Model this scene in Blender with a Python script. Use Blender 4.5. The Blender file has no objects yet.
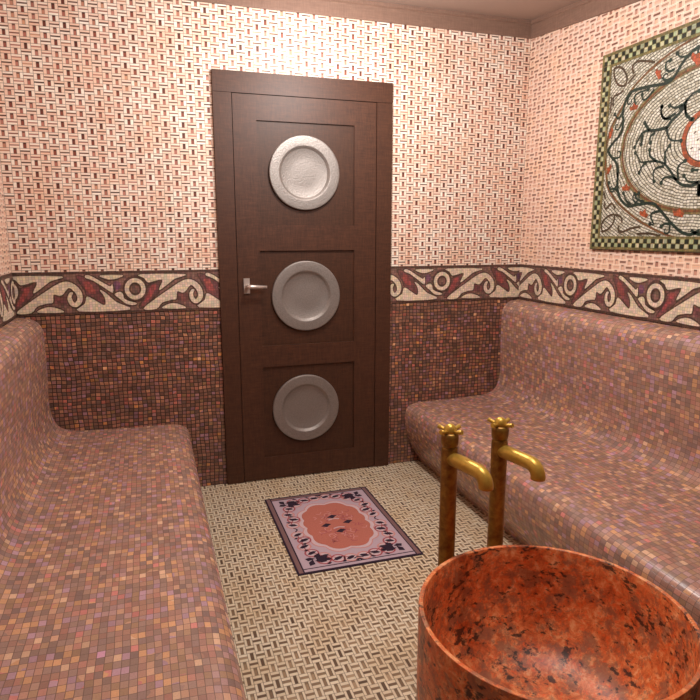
import bpy, bmesh, math, random
from mathutils import Vector, Matrix
random.seed(7)
C = bpy.context.scene.collection
PI = math.pi

# ------------------------------------------------------------------ room
XL, XR = -0.940, 1.7595          # side walls
YF = -4.15                       # wall behind the viewer
ZB0, ZB1 = 0.9487, 1.1512        # mosaic border
CAM = Vector((-0.3386, -3.1931, 1.3242))
YAW, PITCH = 0.3138, -0.1853
FPX = 615.9
SLOPE = 0.087                    # the ceiling falls towards the front of the room
def zmould(y): return 2.3925 + SLOPE * y
MH = 0.088                       # height of the cornice

# ------------------------------------------------------------------ node helpers
class NT:
    def __init__(s, name, rough=0.5, metal=0.0, spec=0.5):
        s.m = bpy.data.materials.new(name); s.m.use_nodes = True
        s.nt = s.m.node_tree; s.nt.nodes.clear()
        s.out = s.nt.nodes.new('ShaderNodeOutputMaterial')
        s.b = s.nt.nodes.new('ShaderNodeBsdfPrincipled')
        s.nt.links.new(s.b.outputs[0], s.out.inputs[0])
        s.b.inputs['Roughness'].default_value = rough
        s.b.inputs['Metallic'].default_value = metal
        s.b.inputs['Specular IOR Level'].default_value = spec
    def node(s, t, **k):
        n = s.nt.nodes.new(t)
        for a, v in k.items(): setattr(n, a, v)
        return n
    def put(s, sock, v):
        if v is None: return
        if isinstance(v, bpy.types.NodeSocket): s.nt.links.new(v, sock)
        elif isinstance(v, (tuple, list)) and len(v) == 3 and sock.type == 'RGBA': sock.default_value = (*v, 1)
        else: sock.default_value = v
    def math(s, op, a, b=None, c=None, clamp=False):
        n = s.node('ShaderNodeMath', operation=op, use_clamp=clamp)
        s.put(n.inputs[0], a); s.put(n.inputs[1], b)
        if c is not None: s.put(n.inputs[2], c)
        return n.outputs[0]
    def uv(s):
        n = s.node('ShaderNodeUVMap'); n.uv_map = 'UVMap'
        x = s.node('ShaderNodeSeparateXYZ'); s.nt.links.new(n.outputs[0], x.inputs[0])
        return x.outputs[0], x.outputs[1], n.outputs[0]
    def comb(s, x, y=0.0, z=0.0):
        n = s.node('ShaderNodeCombineXYZ'); s.put(n.inputs[0], x); s.put(n.inputs[1], y); s.put(n.inputs[2], z)
        return n.outputs[0]
    def white(s, vec):
        n = s.node('ShaderNodeTexWhiteNoise', noise_dimensions='3D'); s.put(n.inputs['Vector'], vec)
        return n.outputs['Value'], n.outputs['Color']
    def noise(s, vec, scale, detail=3.0, rough=0.55, dist=0.0):
        n = s.node('ShaderNodeTexNoise', noise_dimensions='3D'); s.put(n.inputs['Vector'], vec)
        n.inputs['Scale'].default_value = scale; n.inputs['Detail'].default_value = detail
        n.inputs['Roughness'].default_value = rough; n.inputs['Distortion'].default_value = dist
        return n.outputs['Fac']
    def mix(s, f, a, b, mode='MIX'):
        n = s.node('ShaderNodeMix', data_type='RGBA', blend_type=mode)
        s.put(n.inputs[0], f); s.put(n.inputs[6], a); s.put(n.inputs[7], b)
        return n.outputs[2]
    def ramp(s, f, stops, interp='LINEAR'):
        n = s.node('ShaderNodeValToRGB'); r = n.color_ramp; r.interpolation = interp
        while len(r.elements) < len(stops): r.elements.new(0.5)
        for e, (p, c) in zip(r.elements, stops):
            e.position = p; e.color = (*c, 1) if len(c) == 3 else c
        s.put(n.inputs[0], f); return n.outputs[0]
    def step(s, v, lo, hi):
        n = s.node('ShaderNodeMapRange', interpolation_type='SMOOTHSTEP')
        s.put(n.inputs[0], v); n.inputs[1].default_value = lo; n.inputs[2].default_value = hi
        return n.outputs[0]
    def bump(s, h, strength, dist):
        n = s.node('ShaderNodeBump'); n.inputs['Strength'].default_value = strength
        n.inputs['Distance'].default_value = dist; s.put(n.inputs['Height'], h)
        s.put(s.b.inputs['Normal'], n.outputs[0])
    def color(s, c): s.put(s.b.inputs['Base Color'], c); return s.m
    def gen(s):
        n = s.node('ShaderNodeTexCoord'); return n.outputs['Object']

def lin(r, g, b):
    def f(v):
        v /= 255.0
        return v / 12.92 if v <= 0.04045 else ((v + 0.055) / 1.055) ** 2.4
    return (f(r), f(g), f(b))

def plain(name, col, rough=0.5, metal=0.0, var=0.12, scale=30):
    n = NT(name, rough, metal)
    f = n.noise(n.gen(), scale, 3)
    a = tuple(c * (1 - var) for c in col); b = tuple(min(1, c * (1 + var)) for c in col)
    return n.color(n.mix(f, a, b))

def edge_dist(n, f):
    return n.math('MINIMUM', f, n.math('SUBTRACT', 1.0, f))

def mosaic(name, cu, cv, stops, joint, jw, rough, bump, var=0.35, wob=0.25, spec=0.5):
    """small glazed square stones, one random colour each"""
    n = NT(name, rough, 0, spec); u, v, vec = n.uv()
    w1 = n.noise(vec, 9.0, 1); w2 = n.noise(n.comb(v, u, 3.7), 9.0, 1)
    uu = n.math('ADD', n.math('DIVIDE', u, cu), n.math('MULTIPLY', n.math('SUBTRACT', w1, .5), wob * 4))
    vv = n.math('ADD', n.math('DIVIDE', v, cv), n.math('MULTIPLY', n.math('SUBTRACT', w2, .5), wob * 4))
    iu, iv = n.math('FLOOR', uu), n.math('FLOOR', vv)
    fu, fv = n.math('FRACT', uu), n.math('FRACT', vv)
    r1, _ = n.white(n.comb(iu, iv, 1.3)); r2, _ = n.white(n.comb(iu, iv, 8.1))
    big = n.noise(vec, 7.0, 2)
    sel = n.math('ADD', n.math('MULTIPLY', r1, 0.86), n.math('MULTIPLY', big, 0.14))
    col = n.ramp(sel, stops, 'CONSTANT')
    br = n.math('ADD', 1 - var, n.math('MULTIPLY', r2, 2 * var))
    grain = n.noise(vec, 260.0, 2)
    br = n.math('MULTIPLY', br, n.math('ADD', 0.8, n.math('MULTIPLY', grain, 0.4)))
    col = n.mix(1.0, col, n.comb(br, br, br), 'MULTIPLY')
    d = n.math('MINIMUM', n.math('MULTIPLY', edge_dist(n, fu), cu), n.math('MULTIPLY', edge_dist(n, fv), cv))
    k = n.step(d, jw * 0.35, jw)
    col = n.mix(k, joint, col)
    hh = n.math('ADD', k, n.math('MULTIPLY', r2, 0.5))
    n.bump(hh, bump, 0.002)
    return n.color(col)

def basket(name, bw, bh, creams, mids, joint, tint, thicks, rough=0.45, bump=0.35, joint2=None, darken=0.75):
    """basket-weave tiling: upright and lying bundles of three strips in a checker"""
    n = NT(name, rough, 0, 0.35); u, v, vec = n.uv()
    uu, vv = n.math('DIVIDE', u, bw), n.math('DIVIDE', v, bh)
    iu, iv = n.math('FLOOR', uu), n.math('FLOOR', vv)
    fu, fv = n.math('FRACT', uu), n.math('FRACT', vv)
    par = n.math('MODULO', n.math('ADD', n.math('ADD', iu, iv), 2000.0), 2.0)
    par = n.math('GREATER_THAN', par, 0.5)
    def sel(a, b): return n.math('ADD', n.math('MULTIPLY', a, n.math('SUBTRACT', 1.0, par)), n.math('MULTIPLY', b, par))
    s_ = n.math('ABSOLUTE', n.math('SUBTRACT', sel(fu, fv), 0.5))          # across the strips
    t_ = n.math('ABSOLUTE', n.math('SUBTRACT', sel(fv, fu), 0.5))          # along the strips
    across = sel(bw, bh); thick = sel(*thicks)
    r1, _ = n.white(n.comb(iu, iv, 2.2)); r2, _ = n.white(n.comb(iu, iv, 5.9))
    side = n.math('GREATER_THAN', sel(fu, fv), 0.5)
    r3, _ = n.white(n.comb(iu, iv, n.math('ADD', side, 11.0)))
    big = n.noise(vec, 5.5, 3, 0.6)
    cream = n.mix(r3, creams[0], creams[1])
    cream = n.mix(n.step(big, 0.42, 0.66), cream, n.mix(0.5, cream, tint))
    mid = n.ramp(n.math('ADD', n.math('MULTIPLY', r1, .8), n.math('MULTIPLY', big, .2)), mids, 'LINEAR')
    head = n.math('MULTIPLY', n.step(fv, 0.62, 0.78), n.math('SUBTRACT', 1.0, par))
    dk = n.math('MULTIPLY', n.math('MAXIMUM', head, n.math('MULTIPLY', par, n.step(r2, .15, .75))), darken)
    mid = n.mix(dk, mid, joint)
    inner = n.math('SUBTRACT', 1.0, n.step(n.math('SUBTRACT', s_, thick), -0.02, 0.02))
    inner = n.math('MULTIPLY', inner, n.math('SUBTRACT', 1.0, n.step(t_, 0.5 - 0.035, 0.5)))
    col = n.mix(inner, cream, mid)
    # dark joint beside the centre strip, on one side stronger, and round each bundle
    sm = n.math('MULTIPLY', n.math('ABSOLUTE', n.math('SUBTRACT', s_, n.math('ADD', thick, 0.01))), across)
    j1 = n.math('SUBTRACT', 1.0, n.step(sm, 0.0003, 0.0016))
    j1 = n.math('MULTIPLY', j1, n.math('MULTIPLY', n.math('ADD', 0.35, n.math('MULTIPLY', r2, 0.65)), n.math('ADD', .35, n.math('MULTIPLY', side, .65))))
    eb = n.math('MULTIPLY', n.math('SUBTRACT', 0.5, s_), across)
    j2 = n.math('SUBTRACT', 1.0, n.step(eb, 0.0004, 0.0016))
    along = sel(bh, bw)
    et = n.math('MULTIPLY', n.math('SUBTRACT', 0.5, t_), along)
    j3 = n.math('SUBTRACT', 1.0, n.step(et, 0.0004, 0.0014))
    jo = n.math('MAXIMUM', n.math('MULTIPLY', j2, 0.85), n.math('MULTIPLY', j3, 0.7))
    j = n.math('MAXIMUM', j1, jo)
    col = n.mix(jo, col, joint2 or joint)
    col = n.mix(j1, col, joint)
    n.bump(n.math('SUBTRACT', 1.0, n.math('MAXIMUM', j, n.math('MULTIPLY', inner, 0.6))), bump, 0.0015)
    return n.color(col)

# ------------------------------------------------------------------ materials
STONES = [(0.0, lin(150, 116, 94)), (0.14, lin(126, 100, 86)), (0.25, lin(168, 118, 92)), (0.35, lin(142, 96, 78)),
          (0.45, lin(112, 88, 82)), (0.52, lin(160, 122, 120)), (0.59, lin(168, 104, 84)), (0.65, lin(148, 112, 70)),
          (0.72, lin(196, 148, 112)), (0.78, lin(168, 130, 152)), (0.83, lin(204, 112, 104)), (0.85, lin(206, 150, 92)),
          (0.905, lin(222, 176, 138)), (0.935, lin(196, 138, 176)), (0.955, lin(220, 110, 130)), (0.97, lin(104, 96, 100))]
def calm(st, base, k): return [(p, tuple(c*(1-k)+b*k for c, b in zip(col, base))) for p, col in st]
STONES_W = [(0.0, lin(122, 82, 66)), (0.12, lin(100, 66, 54)), (0.26, lin(140, 90, 70)), (0.38, lin(116, 72, 58)),
            (0.48, lin(92, 68, 62)), (0.56, lin(132, 88, 90)), (0.64, lin(140, 80, 64)), (0.70, lin(120, 88, 52)),
            (0.76, lin(166, 112, 82)), (0.82, lin(138, 98, 116)), (0.86, lin(164, 84, 72)), (0.895, lin(190, 124, 64)),
            (0.925, lin(206, 156, 116)), (0.955, lin(172, 118, 136)), (0.975, lin(86, 76, 78))]
M = {}
M['bench'] = mosaic('bench_mosaic', 0.0170, 0.0235, calm([(p, tuple(min(1, k*1.45) for k in c)) for p, c in STONES], lin(160, 132, 124), .5), lin(116, 92, 84), 0.0010, 0.27, 0.3, 0.16, 0.10, 0.6)
M['lower'] = mosaic('lower_wall_mosaic', 0.0215, 0.0185, calm([(p, tuple(min(1, k*1.5) for k in c)) for p, c in STONES_W], lin(126, 98, 80), .40), lin(56, 36, 30), 0.0028, 0.40, 0.9, 0.36)
M['upper'] = basket('wall_basketweave', 0.0408, 0.0247, (lin(254, 246, 232), lin(240, 204, 182)),
                    [(0.05, lin(84, 42, 34)), (0.3, lin(142, 76, 60)), (0.5, lin(196, 138, 120)), (0.72, lin(170, 104, 90)), (0.95, lin(218, 168, 134))],
                    lin(60, 40, 32), lin(240, 198, 168), (0.15, 0.095))
M['upper_side'] = basket('side_wall_basketweave', 0.0408, 0.0247, (lin(232, 204, 188), lin(226, 190, 172)),
                    [(0.05, lin(128, 82, 66)), (0.3, lin(200, 148, 128)), (0.6, lin(222, 176, 152)), (0.95, lin(230, 186, 156))],
                    lin(96, 60, 46), lin(236, 192, 156), (0.17, 0.15), 0.45, 0.35, lin(254, 242, 222))
M['floor'] = basket('floor_basketweave', 0.0272, 0.0362, (lin(232, 220, 196), lin(218, 204, 178)),
                    [(0.05, lin(84, 62, 46)), (0.35, lin(122, 96, 72)), (0.65, lin(156, 130, 100)), (0.95, lin(182, 156, 124))],
                    lin(92, 72, 54), lin(210, 182, 140), (0.18, 0.14), 0.5, 0.5, None, 0.5)

def stone_flat(name, base, var, cell=0.0125, joint=0.55, rough=0.45):
    """one colour of mosaic stones with fine joints"""
    n = NT(name, rough, 0, 0.4); u, v, vec = n.uv()
    w = n.noise(vec, 14.0, 1)
    uu = n.math('ADD', n.math('DIVIDE', u, cell), n.math('MULTIPLY', w, 1.2))
    vv = n.math('ADD', n.math('DIVIDE', v, cell), n.math('MULTIPLY', w, 1.2))
    r1, rc = n.white(n.comb(n.math('FLOOR', uu), n.math('FLOOR', vv), 4.4))
    k = n.math('ADD', 1 - var, n.math('MULTIPLY', r1, 2 * var))
    d = n.math('MINIMUM', edge_dist(n, n.math('FRACT', uu)), edge_dist(n, n.math('FRACT', vv)))
    j = n.step(d, 0.02, 0.13)
    k = n.math('MULTIPLY', k, n.math('ADD', joint, n.math('MULTIPLY', j, 1 - joint)))
    col = n.mix(1.0, base, n.comb(k, k, k), 'MULTIPLY')
    col = n.mix(0.12, col, rc, 'OVERLAY')
    n.bump(j, 0.3, 0.001)
    return n.color(col)
M['b_base'] = stone_flat('border_brown', lin(130, 98, 88), 0.28)
M['b_dark'] = stone_flat('border_dark', lin(92, 68, 59), 0.22)
M['b_cream'] = stone_flat('border_cream', lin(226, 206, 182), 0.15, 0.0125, 0.66)
M['b_red'] = stone_flat('border_red', lin(156, 82, 78), 0.22)
M['b_rose'] = stone_flat('border_rose', lin(122, 78, 76), 0.25)
M['b_plum'] = stone_flat('border_plum', lin(124, 84, 104), 0.25)

def wood(name, base, hi, rough=0.5):
    n = NT(name, rough, 0, 0.35); g = n.gen()
    mp = n.node('ShaderNodeMapping'); n.put(mp.inputs[0], g); mp.inputs['Scale'].default_value = (7, 7, 60)
    mp2 = n.node('ShaderNodeMapping'); n.put(mp2.inputs[0], g); mp2.inputs['Scale'].default_value = (90, 90, 9)
    a = n.noise(mp.outputs[0], 2.2, 4, 0.7); b = n.noise(mp2.outputs[0], 2.0, 4, 0.7)
    f = n.math('ADD', n.math('MULTIPLY', a, 0.5), n.math('MULTIPLY', b, 0.5))
    c = n.ramp(f, [(0.3, base), (0.52, tuple((x + y) / 2 for x, y in zip(base, hi))), (0.7, hi)])
    n.bump(f, 0.15, 0.002)
    return n.color(c)
M['wood'] = wood('dark_wood', lin(50, 28, 18), lin(90, 55, 37))
M['wood_panel'] = wood('dark_wood_panel', lin(46, 26, 16), lin(84, 51, 33))
M['cornice'] = wood('cornice_wood_lit', lin(112, 86, 74), lin(144, 114, 98), 0.5)  # same dark wood as the door, with brightening near the lamp put into its colour
M['gap'] = plain('shadow_gap', lin(22, 12, 9), 0.8)
M['ceiling'] = plain('ceiling_paint', lin(166, 144, 132), 0.7, 0, 0.04, 4)
M['front'] = plain('rear_wall_paint', lin(70, 56, 50), 0.7, 0, 0.05, 4)

def hammered():
    n = NT('hammered_silver', 0.42, 0.5, 0.5); g = n.gen()
    f = n.noise(g, 150, 3, 0.6)
    n.bump(f, 0.5, 0.004)
    return n.color(n.mix(f, lin(118, 110, 105), lin(158, 151, 146)))
M['silver'] = hammered()
M['steel'] = plain('brushed_steel', lin(205, 192, 184), 0.35, 0.6, 0.08, 60)

def granite():
    n = NT('red_granite', 0.42, 0, 0.5); g = n.gen()
    def at(x, y, z):
        mp = n.node('ShaderNodeMapping'); n.put(mp.inputs[0], g); mp.inputs['Location'].default_value = (x, y, z); return mp.outputs[0]
    a = n.noise(g, 34, 8, 0.76, 0.5); b = n.noise(at(1.7, 4.4, 2.9), 90, 4, 0.7)
    c = n.ramp(a, [(0.30, lin(120, 62, 38)), (0.42, lin(194, 98, 54)), (0.52, lin(222, 128, 72)), (0.60, lin(234, 166, 112)), (0.74, lin(240, 198, 158))])
    c = n.mix(n.math('MULTIPLY', n.step(b, 0.50, 0.66), 0.7), c, lin(234, 100, 40))
    gray = n.step(n.noise(at(3.1, 7.7, 1.3), 17, 7, 0.75), 0.48, 0.58)
    c = n.mix(n.math('MULTIPLY', gray, 0.65), c, lin(124, 94, 78))
    mp = n.node('ShaderNodeMapping'); n.put(mp.inputs[0], at(9.1, 2.7, 5.3)); mp.inputs['Scale'].default_value = (1, 1, 1.7); mp.inputs['Rotation'].default_value = (.4, .5, .2)
    d = n.noise(mp.outputs[0], 44, 5, 0.62); big = n.noise(at(2.1, 6.7, 5.3), 10, 2)
    k = n.step(n.math('ADD', d, n.math('MULTIPLY', n.math('SUBTRACT', big, 0.5), 0.55)), 0.57, 0.66)
    c = n.mix(n.math('MULTIPLY', k, 0.88), c, lin(36, 26, 26))
    return n.color(c)
M['granite'] = granite()

def brass(name, a, b):
    n = NT(name, 0.38, 0.55, 0.5); g = n.gen()
    f = n.noise(g, 38, 4, 0.65)
    return n.color(n.ramp(f, [(0.36, a), (0.62, b)]))
M['brass'] = brass('aged_brass', lin(124, 86, 36), lin(160, 124, 52))
M['brass_bright'] = brass('bright_brass', lin(184, 146, 58), lin(202, 166, 74))

def rug_mat(name, col, var=0.18):
    n = NT(name, 0.85, 0, 0.2); u, v, vec = n.uv()
    f = n.noise(vec, 160, 3, 0.7)
    a = tuple(c * (1 - var) for c in col); b = tuple(min(1, c * (1 + var)) for c in col)
    n.bump(f, 0.3, 0.002)
    return n.color(n.mix(f, a, b))
M['r_navy'] = rug_mat('rug_navy', lin(50, 36, 52))
M['r_strip'] = rug_mat('rug_brown', lin(126, 96, 96))
M['r_mauve'] = rug_mat('rug_mauve', lin(184, 164, 176), 0.12)
M['r_pink'] = rug_mat('rug_pink', lin(200, 142, 138))
M['r_medal'] = rug_mat('rug_terracotta', lin(182, 110, 96), 0.3)
M['r_white'] = rug_mat('rug_pale', lin(202, 180, 186))
M['r_red'] = rug_mat('rug_red', lin(164, 84, 92))

def panel_ground():
    """cream stones laid in rings round the middle of the panel, dark joints"""
    n = NT('panel_cream_stones', 0.5, 0, 0.35); u, v, vec = n.uv()
    x = n.math('DIVIDE', u, 0.45); y = n.math('DIVIDE', v, 0.29)
    r = n.math('SQRT', n.math('ADD', n.math('MULTIPLY', x, x), n.math('MULTIPLY', y, y)))
    w = n.noise(vec, 18, 2)
    rr = n.math('ADD', n.math('MULTIPLY', r, 25.0), n.math('MULTIPLY', w, 1.4))
    ir = n.math('FLOOR', rr)
    an = n.math('ARCTAN2', y, x)
    ro, _ = n.white(n.comb(ir, 3.3, 1.1))
    aa = n.math('ADD', n.math('MULTIPLY', n.math('MULTIPLY', an, n.math('DIVIDE', ir, 25.0)), 26.0), n.math('MULTIPLY', ro, 9.0))
    k, kc = n.white(n.comb(ir, n.math('FLOOR', aa), 6.6))
    c = n.ramp(k, [(0.0, lin(206, 202, 184)), (0.35, lin(186, 182, 164)), (0.65, lin(216, 212, 198)), (0.85, lin(166, 160, 140))], 'CONSTANT')
    d1 = edge_dist(n, n.math('FRACT', rr)); d2 = edge_dist(n, n.math('FRACT', aa))
    j = n.math('MULTIPLY', n.step(d1, 0.04, 0.24), n.math('ADD', 0.35, n.math('MULTIPLY', n.step(d2, 0.03, 0.18), 0.65)))
    c = n.mix(j, lin(64, 58, 46), c)
    n.bump(j, 0.4, 0.0015)
    return n.color(c)
M['p_ground'] = panel_ground()
M['p_green'] = stone_flat('panel_green', lin(26, 46, 36), 0.35, 0.012, 0.5)
M['p_black'] = stone_flat('panel_black', lin(30, 36, 26), 0.3, 0.02, 0.7)
M['p_olive'] = stone_flat('panel_olive', lin(116, 106, 66), 0.3, 0.012, 0.6)
M['p_brown'] = stone_flat('panel_brown', lin(112, 74, 44), 0.25, 0.012, 0.6)
M['p_umber'] = stone_flat('panel_umber', lin(74, 58, 40), 0.25, 0.012, 0.6)
M['p_orange'] = stone_flat('panel_orange', lin(158, 78, 44), 0.3, 0.012, 0.6)
M['p_white'] = stone_flat('panel_white', lin(236, 228, 220), 0.15, 0.013, 0.45)
M['p_check'] = stone_flat('panel_pale', lin(176, 178, 140), 0.25, 0.02, 0.8)
M['backing'] = plain('panel_backing', lin(60, 56, 44), 0.8)

# ------------------------------------------------------------------ mesh builder
class MB:
    def __init__(s): s.v = []; s.f = []; s.uv = []; s.mi = []; s.mats = []; s.sm = []; s.vn = {}
    def mat(s, m):
        m = M[m] if isinstance(m, str) else m
        if m not in s.mats: s.mats.append(m)
        return s.mats.index(m)
    def face(s, pts, m, uvs=None, smooth=False):
        i = len(s.v); s.v += [tuple(p) for p in pts]
        s.f.append(list(range(i, i + len(pts)))); s.mi.append(s.mat(m)); s.sm.append(smooth)
        s.uv.append([tuple(q) for q in uvs] if uvs else [(p[0], p[1]) for p in pts])
    def grid(s, P, m, UV=None, smooth=True, flip=False, wrap=False):
        """P: rows of points"""
        b = len(s.v); nr, nc = len(P), len(P[0])
        for r in P: s.v += [tuple(p) for p in r]
        k = s.mat(m)
        for i in range(nr - 1):
            for j in range(nc if wrap else nc - 1):
                j2 = (j + 1) % nc
                ids = [(i, j), (i, j2), (i + 1, j2), (i + 1, j)]
                if flip: ids.reverse()
                s.f.append([b + a * nc + c for a, c in ids]); s.mi.append(k); s.sm.append(smooth)
                s.uv.append([UV[a][c] if UV else (0, 0) for a, c in ids])
        return b
    def box(s, x0, x1, y0, y1, z0, z1, m):
        p = lambda x, y, z: (x, y, z)
        q = [([p(x0,y0,z0),p(x1,y0,z0),p(x1,y0,z1),p(x0,y0,z1)], 'xz'), ([p(x1,y1,z0),p(x0,y1,z0),p(x0,y1,z1),p(x1,y1,z1)], 'xz'),
             ([p(x0,y1,z0),p(x0,y0,z0),p(x0,y0,z1),p(x0,y1,z1)], 'yz'), ([p(x1,y0,z0),p(x1,y1,z0),p(x1,y1,z1),p(x1,y0,z1)], 'yz'),
             ([p(x0,y0,z1),p(x1,y0,z1),p(x1,y1,z1),p(x0,y1,z1)], 'xy'), ([p(x0,y1,z0),p(x1,y1,z0),p(x1,y0,z0),p(x0,y0,z0)], 'xy')]
        ax = dict(x=0, y=1, z=2)
        for pts, a in q: s.face(pts, m, [(t[ax[a[0]]], t[ax[a[1]]]) for t in pts])
    def lathe(s, prof, m, seg=64, cx=0, cy=0):
        P = [[(cx + r * math.cos(2*PI*k/seg), cy + r * math.sin(2*PI*k/seg), z) for k in range(seg)] for r, z in prof]
        s.grid(P, m, [[(k/seg, i*.02) for k in range(seg)] for i in range(len(prof))], True, False, True)
    def tube(s, pts, rad, m, seg=20, caps=True):
        pts = [Vector(p) for p in pts]
        if not isinstance(rad, (list, tuple)): rad = [rad] * len(pts)
        P = []; up = None
        for i, p in enumerate(pts):
            t = (pts[min(i+1, len(pts)-1)] - pts[max(i-1, 0)]).normalized()
            if up is None: up = Vector((0,0,1)) if abs(t.z) < .9 else Vector((1,0,0))
            a = (up - t * up.dot(t)).normalized(); b = t.cross(a); up = a
            P.append([p + (a*math.cos(2*PI*k/seg) + b*math.sin(2*PI*k/seg))*rad[i] for k in range(seg)])
        s.grid(P, m, None, True, False, True)
        if caps:
            s.face(list(reversed(P[0])), m); s.face(P[-1], m)
    def build(s, name, parent=None, weld=True, bevel=0, loc=None):
        me = bpy.data.meshes.new(name); me.from_pydata(s.v, [], s.f)
        for m in s.mats: me.materials.append(m)
        ul = me.uv_layers.new(name='UVMap')
        for p, mi, sm, uv in zip(me.polygons, s.mi, s.sm, s.uv):
            p.material_index = mi; p.use_smooth = sm
            for li, q in zip(p.loop_indices, uv): ul.data[li].uv = q
        if weld:
            bm = bmesh.new(); bm.from_mesh(me); bmesh.ops.remove_doubles(bm, verts=bm.verts, dist=1e-6)
            bm.to_mesh(me); bm.free()
        o = bpy.data.objects.new(name, me); C.objects.link(o)
        if parent: o.parent = parent
        if bevel:
            b = o.modifiers.new('Bevel', 'BEVEL'); b.width = bevel; b.segments = 2; b.limit_method = 'ANGLE'
        if loc is not None:                     # origin at the base, geometry stays
            off = Vector(loc) - (parent.matrix_world.translation if parent else Vector())
            me.transform(Matrix.Translation(-Vector(loc))); o.location = off
        return o

def empty(name, loc=(0,0,0)):
    o = bpy.data.objects.new(name, None); o.empty_display_size = 0.1; o.location = loc; C.objects.link(o)
    bpy.context.view_layer.update()
    return o
def tag(o, label=None, cat=None, group=None, kind=None):
    if label: o['label'] = label
    if cat: o['category'] = cat
    if group: o['group'] = group
    if kind: o['kind'] = kind
    return o

# flat pattern drawing: (s, t) on a surface through a mapping function
def smooth_line(p, n=6, closed=False):
    out = []; N = len(p)
    rng = range(N if closed else N - 1)
    g = (lambda i: p[i % N]) if closed else (lambda i: p[max(0, min(N - 1, i))])
    for i in rng:
        a, b, c, d = g(i-1), g(i), g(i+1), g(i+2)
        for k in range(n):
            t = k / n
            out.append(tuple(0.5*((2*b[j]) + (-a[j]+c[j])*t + (2*a[j]-5*b[j]+4*c[j]-d[j])*t*t + (-a[j]+3*b[j]-3*c[j]+d[j])*t**3) for j in (0,1)))
    if not closed: out.append(tuple(p[-1]))
    return out
def clip_s(poly, lo, hi):
    for bound, keep in ((lo, 1), (hi, -1)):
        out = []
        for i in range(len(poly)):
            a, b = poly[i-1], poly[i]
            ia, ib = (a[0]-bound)*keep >= 0, (b[0]-bound)*keep >= 0
            if ia != ib:
                t = (bound-a[0])/(b[0]-a[0]); out.append((bound, a[1]+(b[1]-a[1])*t))
            if ib: out.append(b)
        poly = out
        if len(poly) < 3: return []
    return poly
def area(p): return 0.5*sum(p[i-1][0]*p[i][1]-p[i][0]*p[i-1][1] for i in range(len(p)))
class Draw:
    def __init__(s, mb, mp, lo=-1e9, hi=1e9, uvo=(0,0)): s.mb, s.mp, s.lo, s.hi, s.uvo = mb, mp, lo, hi, uvo
    def poly(s, p, m, h):
        p = clip_s(list(p), s.lo, s.hi)
        if len(p) < 3 or abs(area(p)) < 1e-8: return
        if area(p) < 0: p.reverse()
        s.mb.face([s.mp(a, b, h) for a, b in p], m, [(a-s.uvo[0], b-s.uvo[1]) for a, b in p])
    def stroke(s, p, w, m, h, taper=False, closed=False):
        N = len(p); L = []
        for i in range(N):
            a = p[(i-1) % N] if closed else p[max(0, i-1)]; b = p[(i+1) % N] if closed else p[min(N-1, i+1)]
            dx, dy = b[0]-a[0], b[1]-a[1]; l = math.hypot(dx, dy) or 1
            ww = w if not taper else w*(0.45+0.55*(1-i/(N-1)))
            L.append((p[i][0]-dy/l*ww/2, p[i][1]+dx/l*ww/2, p[i][0]+dy/l*ww/2, p[i][1]-dx/l*ww/2))
        for i in range(N if closed else N-1):
            a, b = L[i], L[(i+1) % N]
            s.poly([(a[2],a[3]),(b[2],b[3]),(b[0],b[1]),(a[0],a[1])], m, h)
    def disc(s, c, rx, ry, m, h, n=28):
        s.poly([(c[0]+rx*math.cos(2*PI*k/n), c[1]+ry*math.sin(2*PI*k/n)) for k in range(n)], m, h)
    def ring(s, c, rx, ry, w, m, h, n=40, a0=0, a1=2*PI):
        s.stroke([(c[0]+rx*math.cos(a0+(a1-a0)*k/n), c[1]+ry*math.sin(a0+(a1-a0)*k/n)) for k in range(n if a1-a0 > 6.28 else n+1)], w, m, h, False, a1-a0 > 6.28)

# camera ray helpers: a traced outline point is carried to the wall it lies on
_r = Vector((math.cos(YAW), -math.sin(YAW), 0))
_f = Vector((math.sin(YAW)*math.cos(PITCH), math.cos(YAW)*math.cos(PITCH), math.sin(PITCH)))
_u = _r.cross(_f)
def on_plane(u, v, ax, val):
    d = _r*((u-350)/FPX) - _u*((v-350)/FPX) + _f
    return CAM + d*((val-CAM[ax])/d[ax])

# ------------------------------------------------------------------ shell
def quad(name, rects, parent=None):
    mb = MB()
    for pts, m, uv in rects: mb.face(pts, m, uv)
    return mb.build(name, parent)
fl = MB(); fl.box(XL-.1, XR+.1, YF-.1, .1, -.08, 0, 'floor'); tag(fl.build('floor'), kind='structure')

T = .1
def wall_strip(mb, kind, a, b, z0, z1, m):
    if kind == 'back':  mb.box(a, b, 0, T, z0, z1, m)
    if kind == 'right': mb.box(XR, XR+T, a, b, z0, z1, m)
    if kind == 'left':  mb.box(XL-T, XL, a, b, z0, z1, m)
for kind, nm in (('back', 'wall_back'), ('right', 'wall_right'), ('left', 'wall_left')):
    mb = MB(); a, b = (XL, XR) if kind == 'back' else (YF, T)
    wall_strip(mb, kind, a, b, 0, ZB0, 'lower'); wall_strip(mb, kind, a, b, ZB0, ZB1, 'b_base'); wall_strip(mb, kind, a, b, ZB1, 2.56, 'upper' if kind == 'back' else 'upper_side')
    tag(mb.build(nm, weld=False), kind='structure')
mb = MB(); mb.box(XL-T, XR+T, YF-T, YF, 0, 2.56, 'front'); tag(mb.build('wall_front'), kind='structure')
# ceiling, sloping with the cornice
mb = MB()
za, zb = zmould(YF-.1)+MH, zmould(.1)+MH
P = [(XL-.1, YF-.1, za), (XR+.1, YF-.1, za), (XR+.1, .1, zb), (XL-.1, .1, zb)]
Q = [(x, y, z+.1) for x, y, z in P]
mb.face(list(reversed(P)), 'ceiling'); mb.face(Q, 'ceiling')
for i in range(4): mb.face([P[i-1], P[i], Q[i], Q[i-1]], 'ceiling')
tag(mb.build('ceiling'), kind='structure')

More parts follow.
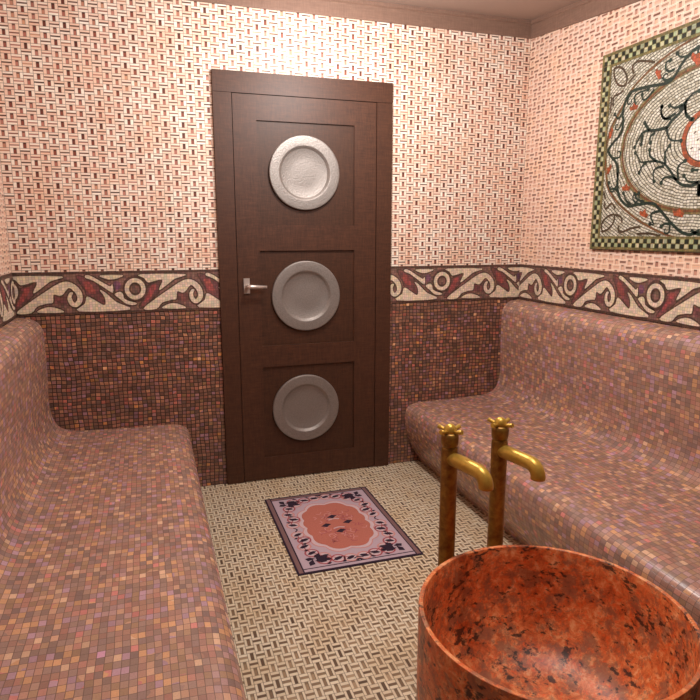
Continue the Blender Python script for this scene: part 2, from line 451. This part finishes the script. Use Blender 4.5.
def cornice(name, kind):
    """stepped wooden cornice: fascia and a narrow lip under the ceiling"""
    mb = MB(); prof = [(0, 0), (.014, 0), (.016, .004), (.016, .066), (.024, .072), (.024, MH), (0, MH)]
    ends = [(XL, XR)] if kind == 'back' else [(YF, 0)]
    (a, b), = ends; P = []
    for e in (a, b):
        row = []
        for d, h in prof:
            if kind == 'back': x = e + (d if e == XL else -d); row.append((x, -d, zmould(-d)+h))
            else:
                y = e - d if e == 0 else e + d
                row.append(((XR-d) if kind == 'right' else (XL+d), y, zmould(y)+h))
        P.append(row)
    for j in range(len(prof)-1): mb.face([P[0][j], P[1][j], P[1][j+1], P[0][j+1]], 'cornice')
    o = mb.build(name, weld=False)
    bm = bmesh.new(); bm.from_mesh(o.data); bmesh.ops.recalc_face_normals(bm, faces=bm.faces)
    bm.to_mesh(o.data); bm.free()
    return tag(o, kind='structure')
cornice('trim_1', 'back'); cornice('trim_2', 'right'); cornice('trim_3', 'left')

# ------------------------------------------------------------------ mosaic border
def px7(p): q = on_plane(60+p[0]/7.78, 265+p[1]/7.78, 1, 0); return (q.x+.678, q.z)
def px8(p): q = on_plane(130+p[0]/7.78, 265+p[1]/7.78, 1, 0); return (q.x+.678, q.z)
leafA = [(105,340),(200,260),(300,190),(390,130),(455,108),(510,128),(550,168),(567,215),(560,262),(530,292),(495,292),(470,265),(462,225),(478,190),(500,190),
         (490,222),(500,256),(516,262),(530,235),(522,200),(500,172),(470,155),(430,203),(405,213),(365,205),(360,262),(320,270),(250,292),(205,340)]
triB = [(80,72),(430,70),(350,105),(310,135),(235,192),(228,180),(252,112),(160,132),(135,132),(108,100)]
humpC = [(255,336),(280,310),(330,297),(385,305),(432,334)]
stemD = [(195,85),(215,78),(260,95),(340,140),(390,165),(408,150),(412,215),(345,175),(260,122),(205,102)]
stemE = [(425,228),(465,208),(490,225),(500,260),(540,280),(598,296),(575,310),(520,302),(470,265)]
humpF = [(312,80),(487,78),(455,100),(400,112),(350,105)]
triH = [(148,360),(195,300),(210,245),(270,272),(342,312),(355,280),(340,235),(310,195),(350,212),(440,288),(545,345)]
redR1 = [(130,85),(190,100),(262,130),(310,180),(340,235),(352,285),(330,295),(270,262),(215,235),(195,190),(160,140)]
redR1c = [(185,130),(225,132),(258,175),(280,220),(240,222),(200,190)]
redR2 = [(75,325),(118,250),(142,165),(200,140),(245,112),(235,190),(170,262),(110,318)]
redR2c = [(112,285),(150,200),(165,160),(205,150),(190,200),(150,262)]
roseR3 = [(368,212),(440,212),(462,262),(430,282),(366,268)]
motif = []          # (points, material, height, outlined)
for pts, f, m, ol in ((redR1, px7, 'b_rose', 1), (redR1c, px7, 'b_red', 0), (redR2, px8, 'b_rose', 1), (redR2c, px8, 'b_red', 0), (roseR3, px8, 'b_rose', 0),
                      (leafA, px8, 'b_cream', 1), (triB, px8, 'b_cream', 1), (humpC, px8, 'b_cream', 1), (stemD, px7, 'b_cream', 1), (stemE, px7, 'b_cream', 1),
                      (humpF, px7, 'b_cream', 1), (triH, px7, 'b_cream', 1)):
    motif.append(([f(p) for p in pts], m, ol))
ringc = px7((585, 185)); plum = px7((442, 158))
PERIOD = 0.561
def border(name, mp, lo, hi, starts, scale=1.0):
    mb = MB(); H = .003
    D = Draw(mb, mp, lo, hi)
    D.poly([(lo, ZB0), (hi, ZB0), (hi, ZB1), (lo, ZB1)], 'b_base', H)
    for (z0, z1) in ((ZB0, ZB0), (ZB1, ZB1)):
        a, b = (mp(lo, z0, 0), mp(hi, z0, 0)); c, d = mp(hi, z0, H), mp(lo, z0, H)
        mb.face([a, b, c, d] if z0 == ZB0 else [d, c, b, a], 'b_dark')
    for s_ in (lo, hi): mb.face([mp(s_, ZB0, 0), mp(s_, ZB0, H), mp(s_, ZB1, H), mp(s_, ZB1, 0)], 'b_dark')
    D.poly([(lo, ZB0), (hi, ZB0), (hi, ZB0+.010), (lo, ZB0+.010)], 'b_dark', H+.0004)
    D.poly([(lo, ZB1-.012), (hi, ZB1-.012), (hi, ZB1), (lo, ZB1)], 'b_dark', H+.0004)
    zc = (ZB0+ZB1)/2
    for s0 in starts:
        tr = lambda p: (s0 + p[0]*scale, p[1])
        for pts, m, ol in motif:
            q = [tr(p) for p in pts]
            q = smooth_line(q, 3, True)
            if m in ('b_rose', 'b_red'):
                if ol: D.stroke(q, .012, 'b_dark', H+.0006, False, True)
                D.poly(q, m, H+(.0009 if m == 'b_rose' else .0013))
            else:
                if ol: D.stroke(q, .0125, 'b_dark', H+.0017, False, True)
                D.poly(q, m, H+.0022)
        c = tr(ringc)
        D.ring(c, .050*scale, .058, .016, 'b_dark', H+.0017)
        D.ring(c, .038*scale, .042, .020, 'b_cream', H+.0022)
        D.ring(c, .024*scale, .026, .009, 'b_dark', H+.0025)
        D.disc(tr(plum), .017, .021, 'b_plum', H+.0013)
    return tag(mb.build(name, weld=False), kind='structure')
DX0, DX1 = 0.0, 0.9282           # door frame
back = lambda s, t, h: (s, -h, t)
border('trim_4', back, XL, DX0-.001, [-.678-PERIOD, -.678, -.117])
border('trim_5', back, DX1+.001, XR, [.961, .961-.59, 1.553], 1.055)
right = lambda s, t, h: (XR-h, -s, t)
border('trim_6', right, .004, -YF, [.197+.561*1.03*k for k in range(-1, 8)], 1.03)
left = lambda s, t, h: (XL+h, s, t)
border('trim_7', left, YF, -.004, [-.30-.561*k for k in range(-1, 8)])

# ------------------------------------------------------------------ door
door = MB(); FT, LT, PT = .017, .0145, .0035
XA, XB, ZL = .0885, .8416, 2.0011
# leaf: rails and stiles around three sunk panels
px0, px1 = .207, .717
pz = [(0.129, 0.632), (0.746, 1.242), (1.372, 1.879)]
g = .0035
def rbox(x0, x1, z0, z1, y, m, mb=door): mb.box(x0, x1, -y, -.001, z0, z1, m)
rbox(XA+g, px0, .004, ZL-g, LT, 'wood'); rbox(px1, XB-g, .004, ZL-g, LT, 'wood')
for z0, z1 in ((.004, pz[0][0]), (pz[0][1], pz[1][0]), (pz[1][1], pz[2][0]), (pz[2][1], ZL-g)): rbox(px0, px1, z0, z1, LT, 'wood')
leaf = door.build('door_1', weld=False); tag(leaf, kind='structure')
fr = MB()
for x0, x1, z0, z1 in ((DX0, XA, 0, ZL-.002), (XB, DX1, 0, ZL-.002), (DX0, DX1, ZL, 2.1)): fr.box(x0, x1, -FT, -.001, z0, z1, 'wood')
for x0, x1, z0, z1 in ((XA-.002, XA+g+.001, 0, ZL), (XB-g-.001, XB+.002, 0, ZL), (XA, XB, ZL-g-.001, ZL+.002)): fr.box(x0, x1, -.004, -.001, z0, z1, 'gap')
fr.build('door_frame', leaf, weld=False, bevel=.0015)
for z0, z1 in pz:
    p = MB(); e = .0
    p.box(px0+e, px1-e, -PT, -.0008, z0+e, z1-e, 'wood_panel')
    p.build('door_panel', leaf, weld=False)
for zc, xc in ((1.633, .4490), (1.004, .4490), (0.391, .4400)):
    d = MB(); R0 = .1845
    prof = [(0.001, -.006), (.06, -.006), (.1210, -.006), (.1225, -.0068), (.1325, -.0198), (.1345, -.0206), (.139, -.0208), (.178, -.0215), (.1825, -.021), (R0, -.019), (R0, -.006), (R0-.01, .001)]
    P = [[(xc + r*math.cos(2*PI*k/96), y-PT+.002, zc + r*math.sin(2*PI*k/96)) for k in range(96)] for r, y in prof]
    d.grid(P, 'silver', None, True, False, True)
    d.face(P[0], 'silver')
    o = d.build('round_disc', leaf); tag(o, 'round hammered silver disc')
hd = MB(); hd.box(.1195, .1500, -LT-.008, -LT, 1.0265, 1.1035, 'steel')
h = hd.build('door_handle', leaf, weld=False, bevel=.002); tag(h, 'pale steel lever handle')
lv = MB(); lv.tube([(.136, -LT-.006, 1.063), (.136, -LT-.045, 1.063)], .0085, 'steel')
lv.tube([(.130, -LT-.045, 1.063), (.150, -LT-.047, 1.063), (.232, -LT-.045, 1.060)], [.010, .0105, .007], 'steel')
lv.build('lever', h)

# ------------------------------------------------------------------ benches
prof = [(0.0, .944), (.045, .936), (.072, .926), (.090, .910), (.103, .885), (.108, .850), (.108, .70), (.103, .56), (.104, .50), (.112, .45), (.130, .41), (.158, .387), (.20, .374),
        (.30, .3665), (.45, .362), (.60, .3615), (.66, .357), (.694, .345), (.714, .325), (.722, .295), (.723, .25), (.716, .20), (.700, .15), (.676, .10), (.650, .055), (.630, .02), (.622, 0.0)]
def dense(p, n=4): return smooth_line(p, n)
PR = dense(prof)
SPL = min(range(len(PR)), key=lambda i: abs(PR[i][0]-.150) + abs(PR[i][1]-.39))
def bench(name, side, label):
    root = empty(name, ((XL+.4) if side < 0 else (XR-.4), -2.0, 0))
    tag(root, label, 'bench', 'tiled benches')
    L = [0.0]
    for i in range(1, len(PR)): L.append(L[-1] + math.hypot(PR[i][0]-PR[i-1][0], PR[i][1]-PR[i-1][1]))
    N = 40; ys = [YF + .002 + (-.004-YF)*k/N for k in range(N+1)]
    for part, rng in (('backrest', range(0, SPL+1)), ('seat', range(SPL, len(PR)))):
        mb = MB(); P = []; UV = []
        for i in rng:
            d, z = PR[i]; d += .030*min(1, max(0, (d-.15)/.4)) if side < 0 else 0; x = XL + .0035 + d if side < 0 else XR - .0035 - d
            P.append([(x, y, z) for y in ys]); UV.append([(L[i], y) for y in ys])
        mb.grid(P, 'bench', UV, True, side < 0)
        # closed ends
        for k in (0, -1):
            y = ys[k]; wx = XL+.0035 if side < 0 else XR-.0035
            pts = [(r[k][0], y, r[k][2]) for r in P]
            pts += [(wx, y, P[-1][0][2]), (wx, y, P[0][0][2])] if part == 'backrest' else [(wx, y, 0), (wx, y, P[0][0][2])]
            mb.face(pts, 'bench', [(p[0], p[2]) for p in pts])
        o = mb.build(part, root, loc=(0, 0, 0))
        o.matrix_parent_inverse = Matrix.Identity(4)
        # keep one shading across the seam: normals from the whole profile
        me = o.data; nr = []
        pn = {}
        for i in range(len(PR)):
            a, b = PR[max(0, i-1)], PR[min(len(PR)-1, i+1)]
            dx, dz = b[0]-a[0], b[1]-a[1]; l = math.hypot(dx, dz)
            e = .030*min(1, max(0, (PR[i][0]-.15)/.4)) if side < 0 else 0
            pn[(round(PR[i][0]+e, 4), round(PR[i][1], 4))] = Vector(((-dz/l)*(1 if side < 0 else -1), 0, dx/l))
        for p in me.polygons:
            for li in p.loop_indices:
                v = me.vertices[me.loops[li].vertex_index].co
                key = (round((v.x-XL-.0035) if side < 0 else (XR-.0035-v.x), 4), round(v.z, 4))
                nr.append(pn[key] if (p.use_smooth and key in pn) else p.normal)
        me.normals_split_custom_set([tuple(q) for q in nr])
    return root
bench('tiled_bench', -1, 'brown and mauve mosaic tiled bench with rounded backrest along the left wall')
bench('tiled_bench', 1, 'brown and mauve mosaic tiled bench with rounded backrest under the green mosaic panel')

# ------------------------------------------------------------------ rug
rx0, rx1, ry0, ry1 = .1527, .6938, -1.0164, -.2739
cx, cy = (rx0+rx1)/2, (ry0+ry1)/2; hw, hl = (rx1-rx0)/2, (ry1-ry0)/2
mb = MB(); TH = .0035
mp = lambda s, t, h: (cx+s, cy+t, TH+h)
mb.box(rx0, rx1, ry0, ry1, 0.0005, TH, 'r_navy')
D = Draw(mb, mp)
rect = lambda a, b: [(-a, -b), (a, -b), (a, b), (-a, b)]
D.poly(rect(hw-.008, hl-.010), 'r_strip', .0003)
D.poly(rect(hw-.025, hl-.010), 'r_navy', .0005)
D.poly(rect(hw-.031, hl-.012), 'r_strip', .0007)
D.poly([(-hw+.031, -hl+.012), (hw-.031, -hl+.012), (hw-.031, -hl+.030), (-hw+.031, -hl+.030)], 'r_mauve', .0009)
D.poly(rect(hw-.031, hl-.030), 'r_navy', .0010)
D.poly(rect(hw-.031, hl-.036), 'r_mauve', .0012)
def scallop(a, b, k, amp, n=160):
    out = []
    for i in range(n):
        t = 2*PI*i/n; e = 2.6
        r = (abs(math.cos(t)/a)**e + abs(math.sin(t)/b)**e)**(-1/e) * (1 + amp*abs(math.sin(k*t/2)) - amp*.5)
        out.append((r*math.cos(t), r*math.sin(t)))
    return out
D.poly(scallop(.164, .242, 12, .10), 'r_pink', .0014)
D.poly(scallop(.159, .236, 12, .10), 'r_white', .0016)
D.poly(scallop(.144, .222, 12, .07), 'r_medal', .0018)
# medallion veins
for k in range(70):
    a = random.uniform(0, 2*PI); r = random.uniform(.35, .85)
    x, y = .130*r*math.cos(a), .205*r*math.sin(a); b = random.uniform(0, 2*PI)
    c = [(x, y), (x+.018*math.cos(b), y+.018*math.sin(b)), (x+.030*math.cos(b+.7), y+.030*math.sin(b+.7))]
    D.stroke(smooth_line(c, 4), .004, 'r_red' if k % 2 else 'r_pink', .0020)
# four dark blossoms in the middle
for x, y in ((.0, .078), (-.050, 0), (.056, .006), (.0, -.070)):
    q = [(x-.026, y-.004), (x-.010, y+.010), (x+.004, y+.020), (x+.026, y+.006), (x+.010, y-.006), (x, y-.018), (x-.012, y-.010)]
    D.poly(q, 'r_navy', .0022)
for x, y in ((.0, .048), (.0, -.040)):
    D.stroke(smooth_line([(x-.026, y), (x, y+.008), (x+.026, y)], 5), .008, 'r_white', .0022)
# border scrolls: mirrored four times
quarter = [(.030, .305), (.082, .296), (.135, .262), (.176, .222), (.194, .160), (.180, .104), (.196, .048), (.142, .292)]
for sx in (1, -1):
    for sy in (1, -1):
        m2 = lambda p: (sx*p[0], sy*p[1])
        for i, (x, y) in enumerate(quarter):
            c = m2((x, y)); w = .021 + .002*(i % 3)
            D.disc(c, .028, .029, 'r_white', .0014, 18)
            D.ring(c, .028, .029, .0075, 'r_red' if i % 2 else 'r_pink', .0017, 20)
            k = sx*sy
            q = [(c[0]-w, c[1]-.008*k), (c[0]-w*.4, c[1]+.010-.002*k), (c[0]+w*.4, c[1]+.012+.002*k), (c[0]+w, c[1]+.008*k), (c[0]+w*.4, c[1]-.009+.002*k), (c[0]-w*.4, c[1]-.012-.002*k)]
            D.poly(q, 'r_navy', .0020)
            a = math.atan2(y, x)
            p = (x + .034*math.cos(a+.9), y + .034*math.sin(a+.9))
            D.poly([m2((p[0]-.012, p[1]-.004)), m2((p[0], p[1]+.008)), m2((p[0]+.012, p[1]+.004)), m2((p[0], p[1]-.008))], 'r_navy', .0019)
        for a, b in zip(quarter[:6], quarter[1:7]):
            A, B = m2(a), m2(b); mdp = ((A[0]+B[0])/2*1.05, (A[1]+B[1])/2*.95)
            D.stroke(smooth_line([A, mdp, B], 5), .005, 'r_red', .0018)
        # corner blossom
        X, Y = .178, .280
        for dx, dy, l in ((-.048, .026, 1), (.030, .040, 1), (.038, -.018, 1), (-.030, -.048, 1), (-.058, -.008, 1)):
            t = (X+dx, Y+dy); nx, ny = -dy, dx; L_ = math.hypot(nx, ny); nx, ny = nx/L_*.015, ny/L_*.015
            D.poly([m2(p) for p in ((X-nx*.6, Y-ny*.6), (X+dx*.6+nx, Y+dy*.6+ny), t, (X+dx*.6-nx, Y+dy*.6-ny))] if True else [], 'r_navy', .0021 + .00005*dx)
# little sprigs on the long axis
for sy in (1, -1):
    D.stroke(smooth_line([(-.020, sy*.318), (0, sy*.308), (.020, sy*.318)], 5), .006, 'r_navy', .0021)
for sx in (1, -1):
    D.stroke(smooth_line([(sx*.200, -.020), (sx*.188, 0), (sx*.200, .020)], 5), .006, 'r_navy', .0021)
tag(mb.build('rug', weld=False, loc=(cx, cy, 0)), 'small terracotta and mauve oriental rug lying on the floor before the door', 'rug')

# ------------------------------------------------------------------ mosaic wall panel
pd = .012
_a, _b = on_plane(603.6, 56, 0, XR-pd), on_plane(590.3, 249.3, 0, XR-pd)
PS, PZ0 = -(_a.y+_b.y)/2, _b.z; PW, PH = 1.232, _a.z-_b.z
root = empty('mosaic_panel', (XR-pd/2, -PS-PW/2, PZ0))
tag(root, 'large green and cream mosaic panel of scrolling vines with checkered edge on the right wall', 'wall art')
cS, cT = PS+PW/2, PZ0+.443
pm = lambda s, t, h: (XR-pd-h, -s, t)
mb = MB(); mb.box(XR-pd, XR-.0005, -PS-PW, -PS, PZ0, PZ0+PH, 'backing')
D = Draw(mb, pm, PS, PS+PW, (cS, cT))
e = .064
D.poly([(PS+e, PZ0+e), (PS+PW-e, PZ0+e), (PS+PW-e, PZ0+PH-e), (PS+e, PZ0+PH-e)], 'p_ground', .0005)
def pp(o, k=5.833):
    def f(p):
        q = on_plane(o[0]+p[0]/k, o[1]+p[1]/k, 0, XR-pd); return (-q.y, q.z)
    return f
f4, f5, f6 = pp((580, 20)), pp((580, 140)), pp((600, 100), 7.0)
def both(pts, w, m, h, taper=False):
    pts = smooth_line(pts, 5)
    D.stroke(pts, w, m, h, taper); D.stroke([(2*cS-a, b) for a, b in pts], w, m, h, taper)
V = lambda f, L: [f(p) for p in L]
main = V(f4, [(700,150),(650,190),(600,250),(545,340),(500,370),(420,385),(335,405),(290,430),(262,490),(250,560)]) + V(f6, [(165,140),(150,230),(95,300),(60,362),(120,450),(125,540)]) + V(f5, [(222,190),(220,250),(225,310),(245,355),(285,385),(345,375),(425,370),(470,410),(520,470),(570,520),(610,545),(650,550),(700,525)])
both(main, .013, 'p_green', .0020)
tend = [V(f4, L) for L in ([(555,285),(525,300),(503,285),(505,250),(530,235)], [(660,180),(640,205),(590,215),(570,195)], [(545,340),(500,350),(470,330)], [(325,500),(320,450),(345,425),(400,405)], [(435,405),(395,455),(370,465),(365,435)], [(250,540),(225,575),(205,550)], [(700,150),(690,190),(700,230)])]
tend += [V(f5, L) for L in ([(345,375),(325,365),(310,340),(320,315)], [(300,380),(270,350),(255,310)], [(375,360),(345,350),(325,330),(345,310)], [(465,415),(425,425),(415,450),(430,490),(410,490)], [(520,488),(490,490),(475,505)], [(225,310),(205,285),(175,285),(170,250)])]
for t in tend: both(t, .012, 'p_green', .0022, True)
inner = [V(f6, L) for L in ([(600,30),(560,90),(500,150),(470,190),(400,210),(350,210),(315,160)], [(470,190),(475,240),(500,280),(570,285)], [(500,130),(450,130),(430,90),(435,50)], [(580,30),(530,55),(490,40)], [(600,40),(605,110),(640,135)], [(350,212),(300,230),(270,280),(245,330)], [(300,240),(290,310)], [(390,230),(355,255),(355,300)],
        [(700,570),(640,600),(570,590),(530,550),(490,490),(450,445),(400,430),(350,430),(290,435),(275,410),(250,370)], [(400,430),(350,390),(350,350)], [(330,440),(300,460),(275,510)], [(450,465),(400,475),(375,510),(380,570)], [(540,560),(500,540),(450,545),(430,580)], [(460,445),(458,370),(490,320)], [(550,560),(548,470),(600,425)], [(690,575),(620,570),(590,530)], [(690,490),(650,490)])]
inner += [V(f4, L) for L in ([(580,520),(625,470),(660,430),(700,412)], [(625,465),(615,510),(625,550),(660,580)], [(560,545),(500,575),(475,540),(480,505)])]
for i, t in enumerate(inner): both(t, .0135 if i in (0, 8) else .0125, 'p_green', .0022, i not in (0,))
hook = smooth_line(main, 2)
for k in range(6, len(hook)-6, 7):
    a, b = hook[k-1], hook[k+1]; l = math.hypot(b[0]-a[0], b[1]-a[1]); t = ((b[0]-a[0])/l, (b[1]-a[1])/l)
    sd = 1 if (k//7) % 2 else -1; n_ = (-t[1]*sd, t[0]*sd); c = hook[k]
    P_ = [c] + [(c[0]+t[0]*u+n_[0]*v, c[1]+t[1]*u+n_[1]*v) for u, v in ((.018, .012), (.034, .030), (.028, .048), (.012, .046), (.010, .034))]
    both(P_, .010, 'p_green', .0021, True)
for t in tend + inner:
    for x in (t[-1][0], 2*cS-t[-1][0]): D.disc((x, t[-1][1]), .009, .009, 'p_green', .0023, 12)
# rings and ellipses
D.ring((cS, cT), .452, .288, .008, 'p_olive', .0012, 90); D.ring((cS, cT), .441, .279, .011, 'p_brown', .0014, 90)
D.ring((cS, cT), .430, .271, .004, 'p_olive', .0012, 90)
outer = V(f4, [(700,85),(640,120),(540,185),(450,255),(370,330),(300,410),(230,540),(180,640)]) + V(f5, [(150,60),(150,150),(155,230),(170,290),(215,360),(290,430),(360,480),(450,530),(560,570),(700,592)])
both(outer, .009, 'p_brown', .0012); both([(a+.008, b) for a, b in outer], .005, 'p_olive', .0010)
D.disc((cS, cT), .095, .095, 'p_white', .0016); D.ring((cS, cT), .100, .100, .022, 'p_orange', .0020, 48); D.ring((cS, cT), .088, .088, .005, 'p_umber', .0022, 48)
for k in range(14):
    a = k*2.4; r = .018+.0045*k
    D.stroke([(cS+r*math.cos(a), cT+r*math.sin(a)), (cS+r*math.cos(a)+.012, cT+r*math.sin(a)+.006)], .005, 'p_umber', .0022)
corner = [V(f4, L) for L in ([(200,285),(203,335),(225,378),(262,382),(276,340),(256,290),(228,274),(200,285)], [(315,312),(308,272),(338,242),(390,240),(440,246)], [(325,318),(282,370)], [(195,505),(198,450),(232,430),(256,410)], [(178,545),(186,450)])]
corner += [V(f5, L) for L in ([(130,535),(128,490),(158,450),(200,435),(196,480),(165,520),(130,535)], [(205,435),(240,450),(246,482)], [(225,500),(226,530),(250,535),(300,515),(352,506)], [(145,360),(150,402),(186,370),(206,402)], [(140,300),(150,345)], [(330,548),(400,545),(470,560)])]
for t in corner: both(t, .010, 'p_umber', .0014)
def flower(c, r, a0):
    for k in range(3):
        a = a0 + (k-1)*1.05
        r *= .97; tip = (c[0]+r*1.2*math.cos(a), c[1]+r*1.3*math.sin(a)); n_ = (-math.sin(a)*r*.42, math.cos(a)*r*.42); md = (c[0]+r*.7*math.cos(a), c[1]+r*.7*math.sin(a))
        for mir in (0, 1):
            q = [c, (md[0]-n_[0], md[1]-n_[1]), tip, (md[0]+n_[0], md[1]+n_[1])]
            if mir: q = [(2*cS-x, y) for x, y in q]
            D.poly(q, 'p_orange', .0024+.0001*k)
for f, p, r, a in ((f4, (315,525), .026, 1.6), (f4, (450,325), .026, .6), (f4, (668,245), .034, .8), (f4, (190,665), .024, 2.8), (f4, (620,600), .001, 0), (f5, (178,178), .024, 2.6), (f5, (268,295), .028, 1.5), (f5, (368,445), .028, 1.2), (f5, (572,445), .030, 1.4)):
    flower(f(p), r, a)
# large dark leaf at the foot of the inner field
both(V(f5, [(700,255),(694,290),(700,325)]), .018, 'p_black', .0024)
mb.build('vine_field', root, weld=False, loc=(XR, -cS, PZ0))
# checkered edge
mb = MB(); D = Draw(mb, pm, PS, PS+PW, (0, 0))
def band(x0, x1, z0, z1):
    mb.face([pm(x0, z0, 0), pm(x1, z0, 0), pm(x1, z1, 0), pm(x0, z1, 0)], 'p_olive')
lip = .0035
for x0, x1, z0, z1 in ((PS, PS+PW, PZ0, PZ0+e), (PS, PS+PW, PZ0+PH-e, PZ0+PH), (PS, PS+e, PZ0+e, PZ0+PH-e), (PS+PW-e, PS+PW, PZ0+e, PZ0+PH-e)):
    mb.box(XR-pd-lip, XR-pd+.0004, -x1, -x0, z0, z1, 'p_olive')
st = .0225
def checks(x0, x1, z0, z1):
    nx, nz = max(1, round((x1-x0)/st)), max(1, round((z1-z0)/st)); ax, az = (x1-x0)/nx, (z1-z0)/nz
    for i in range(nx):
        for j in range(nz):
            g_ = .0015
            D.poly([(x0+i*ax+g_, z0+j*az+g_), (x0+(i+1)*ax-g_, z0+j*az+g_), (x0+(i+1)*ax-g_, z0+(j+1)*az-g_), (x0+i*ax+g_, z0+(j+1)*az-g_)], ('p_black', 'p_check')[(i+j) % 2], lip+.0008)
o1, o2 = .013, .054
checks(PS+o1, PS+PW-o1, PZ0+o1, PZ0+o2); checks(PS+o1, PS+PW-o1, PZ0+PH-o2, PZ0+PH-o1)
checks(PS+o1, PS+o2, PZ0+o2, PZ0+PH-o2); checks(PS+PW-o2, PS+PW-o1, PZ0+o2, PZ0+PH-o2)
for a, b, c, d in ((PS+.001, PS+PW-.001, PZ0+.0005, PZ0+.004),):
    D.poly([(a, c), (b, c), (b, d), (a, d)], 'p_umber', lip+.0006)
mb.build('checkered_edge', root, weld=False, loc=(XR, -cS, PZ0))

# ------------------------------------------------------------------ basin
BX, BY, BR, BH = .525, -2.088, .3165, .45
mb = MB(); w = .012
pr = [(BR-.02, 0.0), (BR-.004, 0.0), (BR-.001, .004), (BR, .012), (BR, .2), (BR, BH-.006), (BR-.0008, BH-.0012), (BR-.0015, BH), (BR-w+.002, BH), (BR-w+.001, BH-.0008), (BR-w, BH-.003),
      (BR-w-.001, BH-.08), (BR-w-.006, BH-.14), (BR-w-.020, BH-.20), (BR-w-.050, BH-.25), (BR-w-.095, BH-.285), (BR-w-.15, BH-.303), (BR-w-.21, BH-.311), (.045, BH-.315), (.03, BH-.318), (.001, BH-.318)]
cut = [0, 6, 7, 9, len(pr)-1]
for a, b in zip(cut, cut[1:]): mb.lathe(pr[a:b+1], 'granite', 128)
tag(mb.build('stone_basin', weld=False), 'round polished red granite basin standing on the floor in front of the brass taps', 'basin')
bpy.data.objects['stone_basin'].location = (BX, BY, 0)

# ------------------------------------------------------------------ taps
def tap(x, y, label):
    root = empty('brass_tap', (x, y, 0)); tag(root, label, 'tap', 'brass floor taps')
    zs = .706; d = Vector((.212, -.977, 0))
    c = MB(); R_ = .0235
    c.lathe([(.001, 0), (.036, 0), (.036, .006), (.033, .010), (R_+.001, .013), (R_, .02), (R_, .730), (R_-.001, .737), (R_-.005, .741), (.001, .741)], 'brass', 40)
    c.build('column', root)
    v = MB(); v.lathe([(.001, .739), (.0215, .739), (.0225, .743), (.0245, .747), (.0250, .767), (.0235, .776), (.018, .780), (.001, .780)], 'brass', 40)
    hv = v.build('valve_handle', root)
    k = MB(); k.lathe([(.0005, .8055), (.007, .8040), (.0125, .8005), (.0170, .7935), (.0190, .786), (.0180, .778), (.013, .775), (.001, .774)], 'brass_bright', 28)
    k.build('cap', hv)
    for a in range(4):
        t = PI/4*.55 + a*PI/2; u = Vector((math.cos(t), math.sin(t), 0)); q = MB()
        q.tube([u*.012 + Vector((0,0,.783)), u*.024 + Vector((0,0,.785)), u*.041 + Vector((0,0,.789))], [.0050, .0056, .0068], 'brass_bright', 12)
        q.build('spoke', hv)
    s = MB(); pts = [d*.0 + Vector((0,0,zs)), d*.05 + Vector((0,0,zs+.001)), d*.113 + Vector((0,0,zs))]
    cc = d*.118 + Vector((0,0,zs-.033))
    for i in range(1, 9):
        a = PI/2*(1-i/8.0); pts.append(cc + d*.033*math.cos(a) + Vector((0,0,.033*math.sin(a))))
    pts.append(pts[-1] + Vector((0,0,-.004)))
    s.tube(pts, .0200, 'brass_bright', 28)
    s.build('spout', root)
    return root
tap(.438, -1.708, 'aged brass floor tap behind the red basin, the one nearer the rug')
tap(.606, -1.696, 'aged brass floor tap behind the red basin, the one nearer the right bench')

# ------------------------------------------------------------------ light
def lamp(name, loc, power, col, rad):
    l = bpy.data.lights.new(name, 'POINT'); l.energy = power; l.color = col; l.shadow_soft_size = rad
    o = bpy.data.objects.new(name, l); o.location = loc; C.objects.link(o); return o
lamp('ceiling_lamp', (.50, -.72, 2.16), 43, (1.0, .965, .93), .09)
lamp('ceiling_lamp', (.52, -1.84, 2.14), 46, (1.0, .975, .95), .12)
w = bpy.data.worlds.new('world'); bpy.context.scene.world = w; w.use_nodes = True
w.node_tree.nodes['Background'].inputs[0].default_value = (1, .9, .82, 1); w.node_tree.nodes['Background'].inputs[1].default_value = .05

# ------------------------------------------------------------------ camera
cd = bpy.data.cameras.new('camera'); cam = bpy.data.objects.new('camera', cd); C.objects.link(cam)
cd.sensor_width = 36; cd.sensor_fit = 'HORIZONTAL'; cd.lens = FPX/700*36; cd.clip_start = .02
cam.matrix_world = Matrix(((_r.x, _u.x, -_f.x, CAM.x), (_r.y, _u.y, -_f.y, CAM.y), (_r.z, _u.z, -_f.z, CAM.z), (0, 0, 0, 1)))
sc = bpy.context.scene; sc.camera = cam
vs = sc.view_settings; vs.view_transform = 'Standard'; vs.look = 'None'; vs.gamma = 1; vs.use_curve_mapping = False; vs.exposure = 0.0
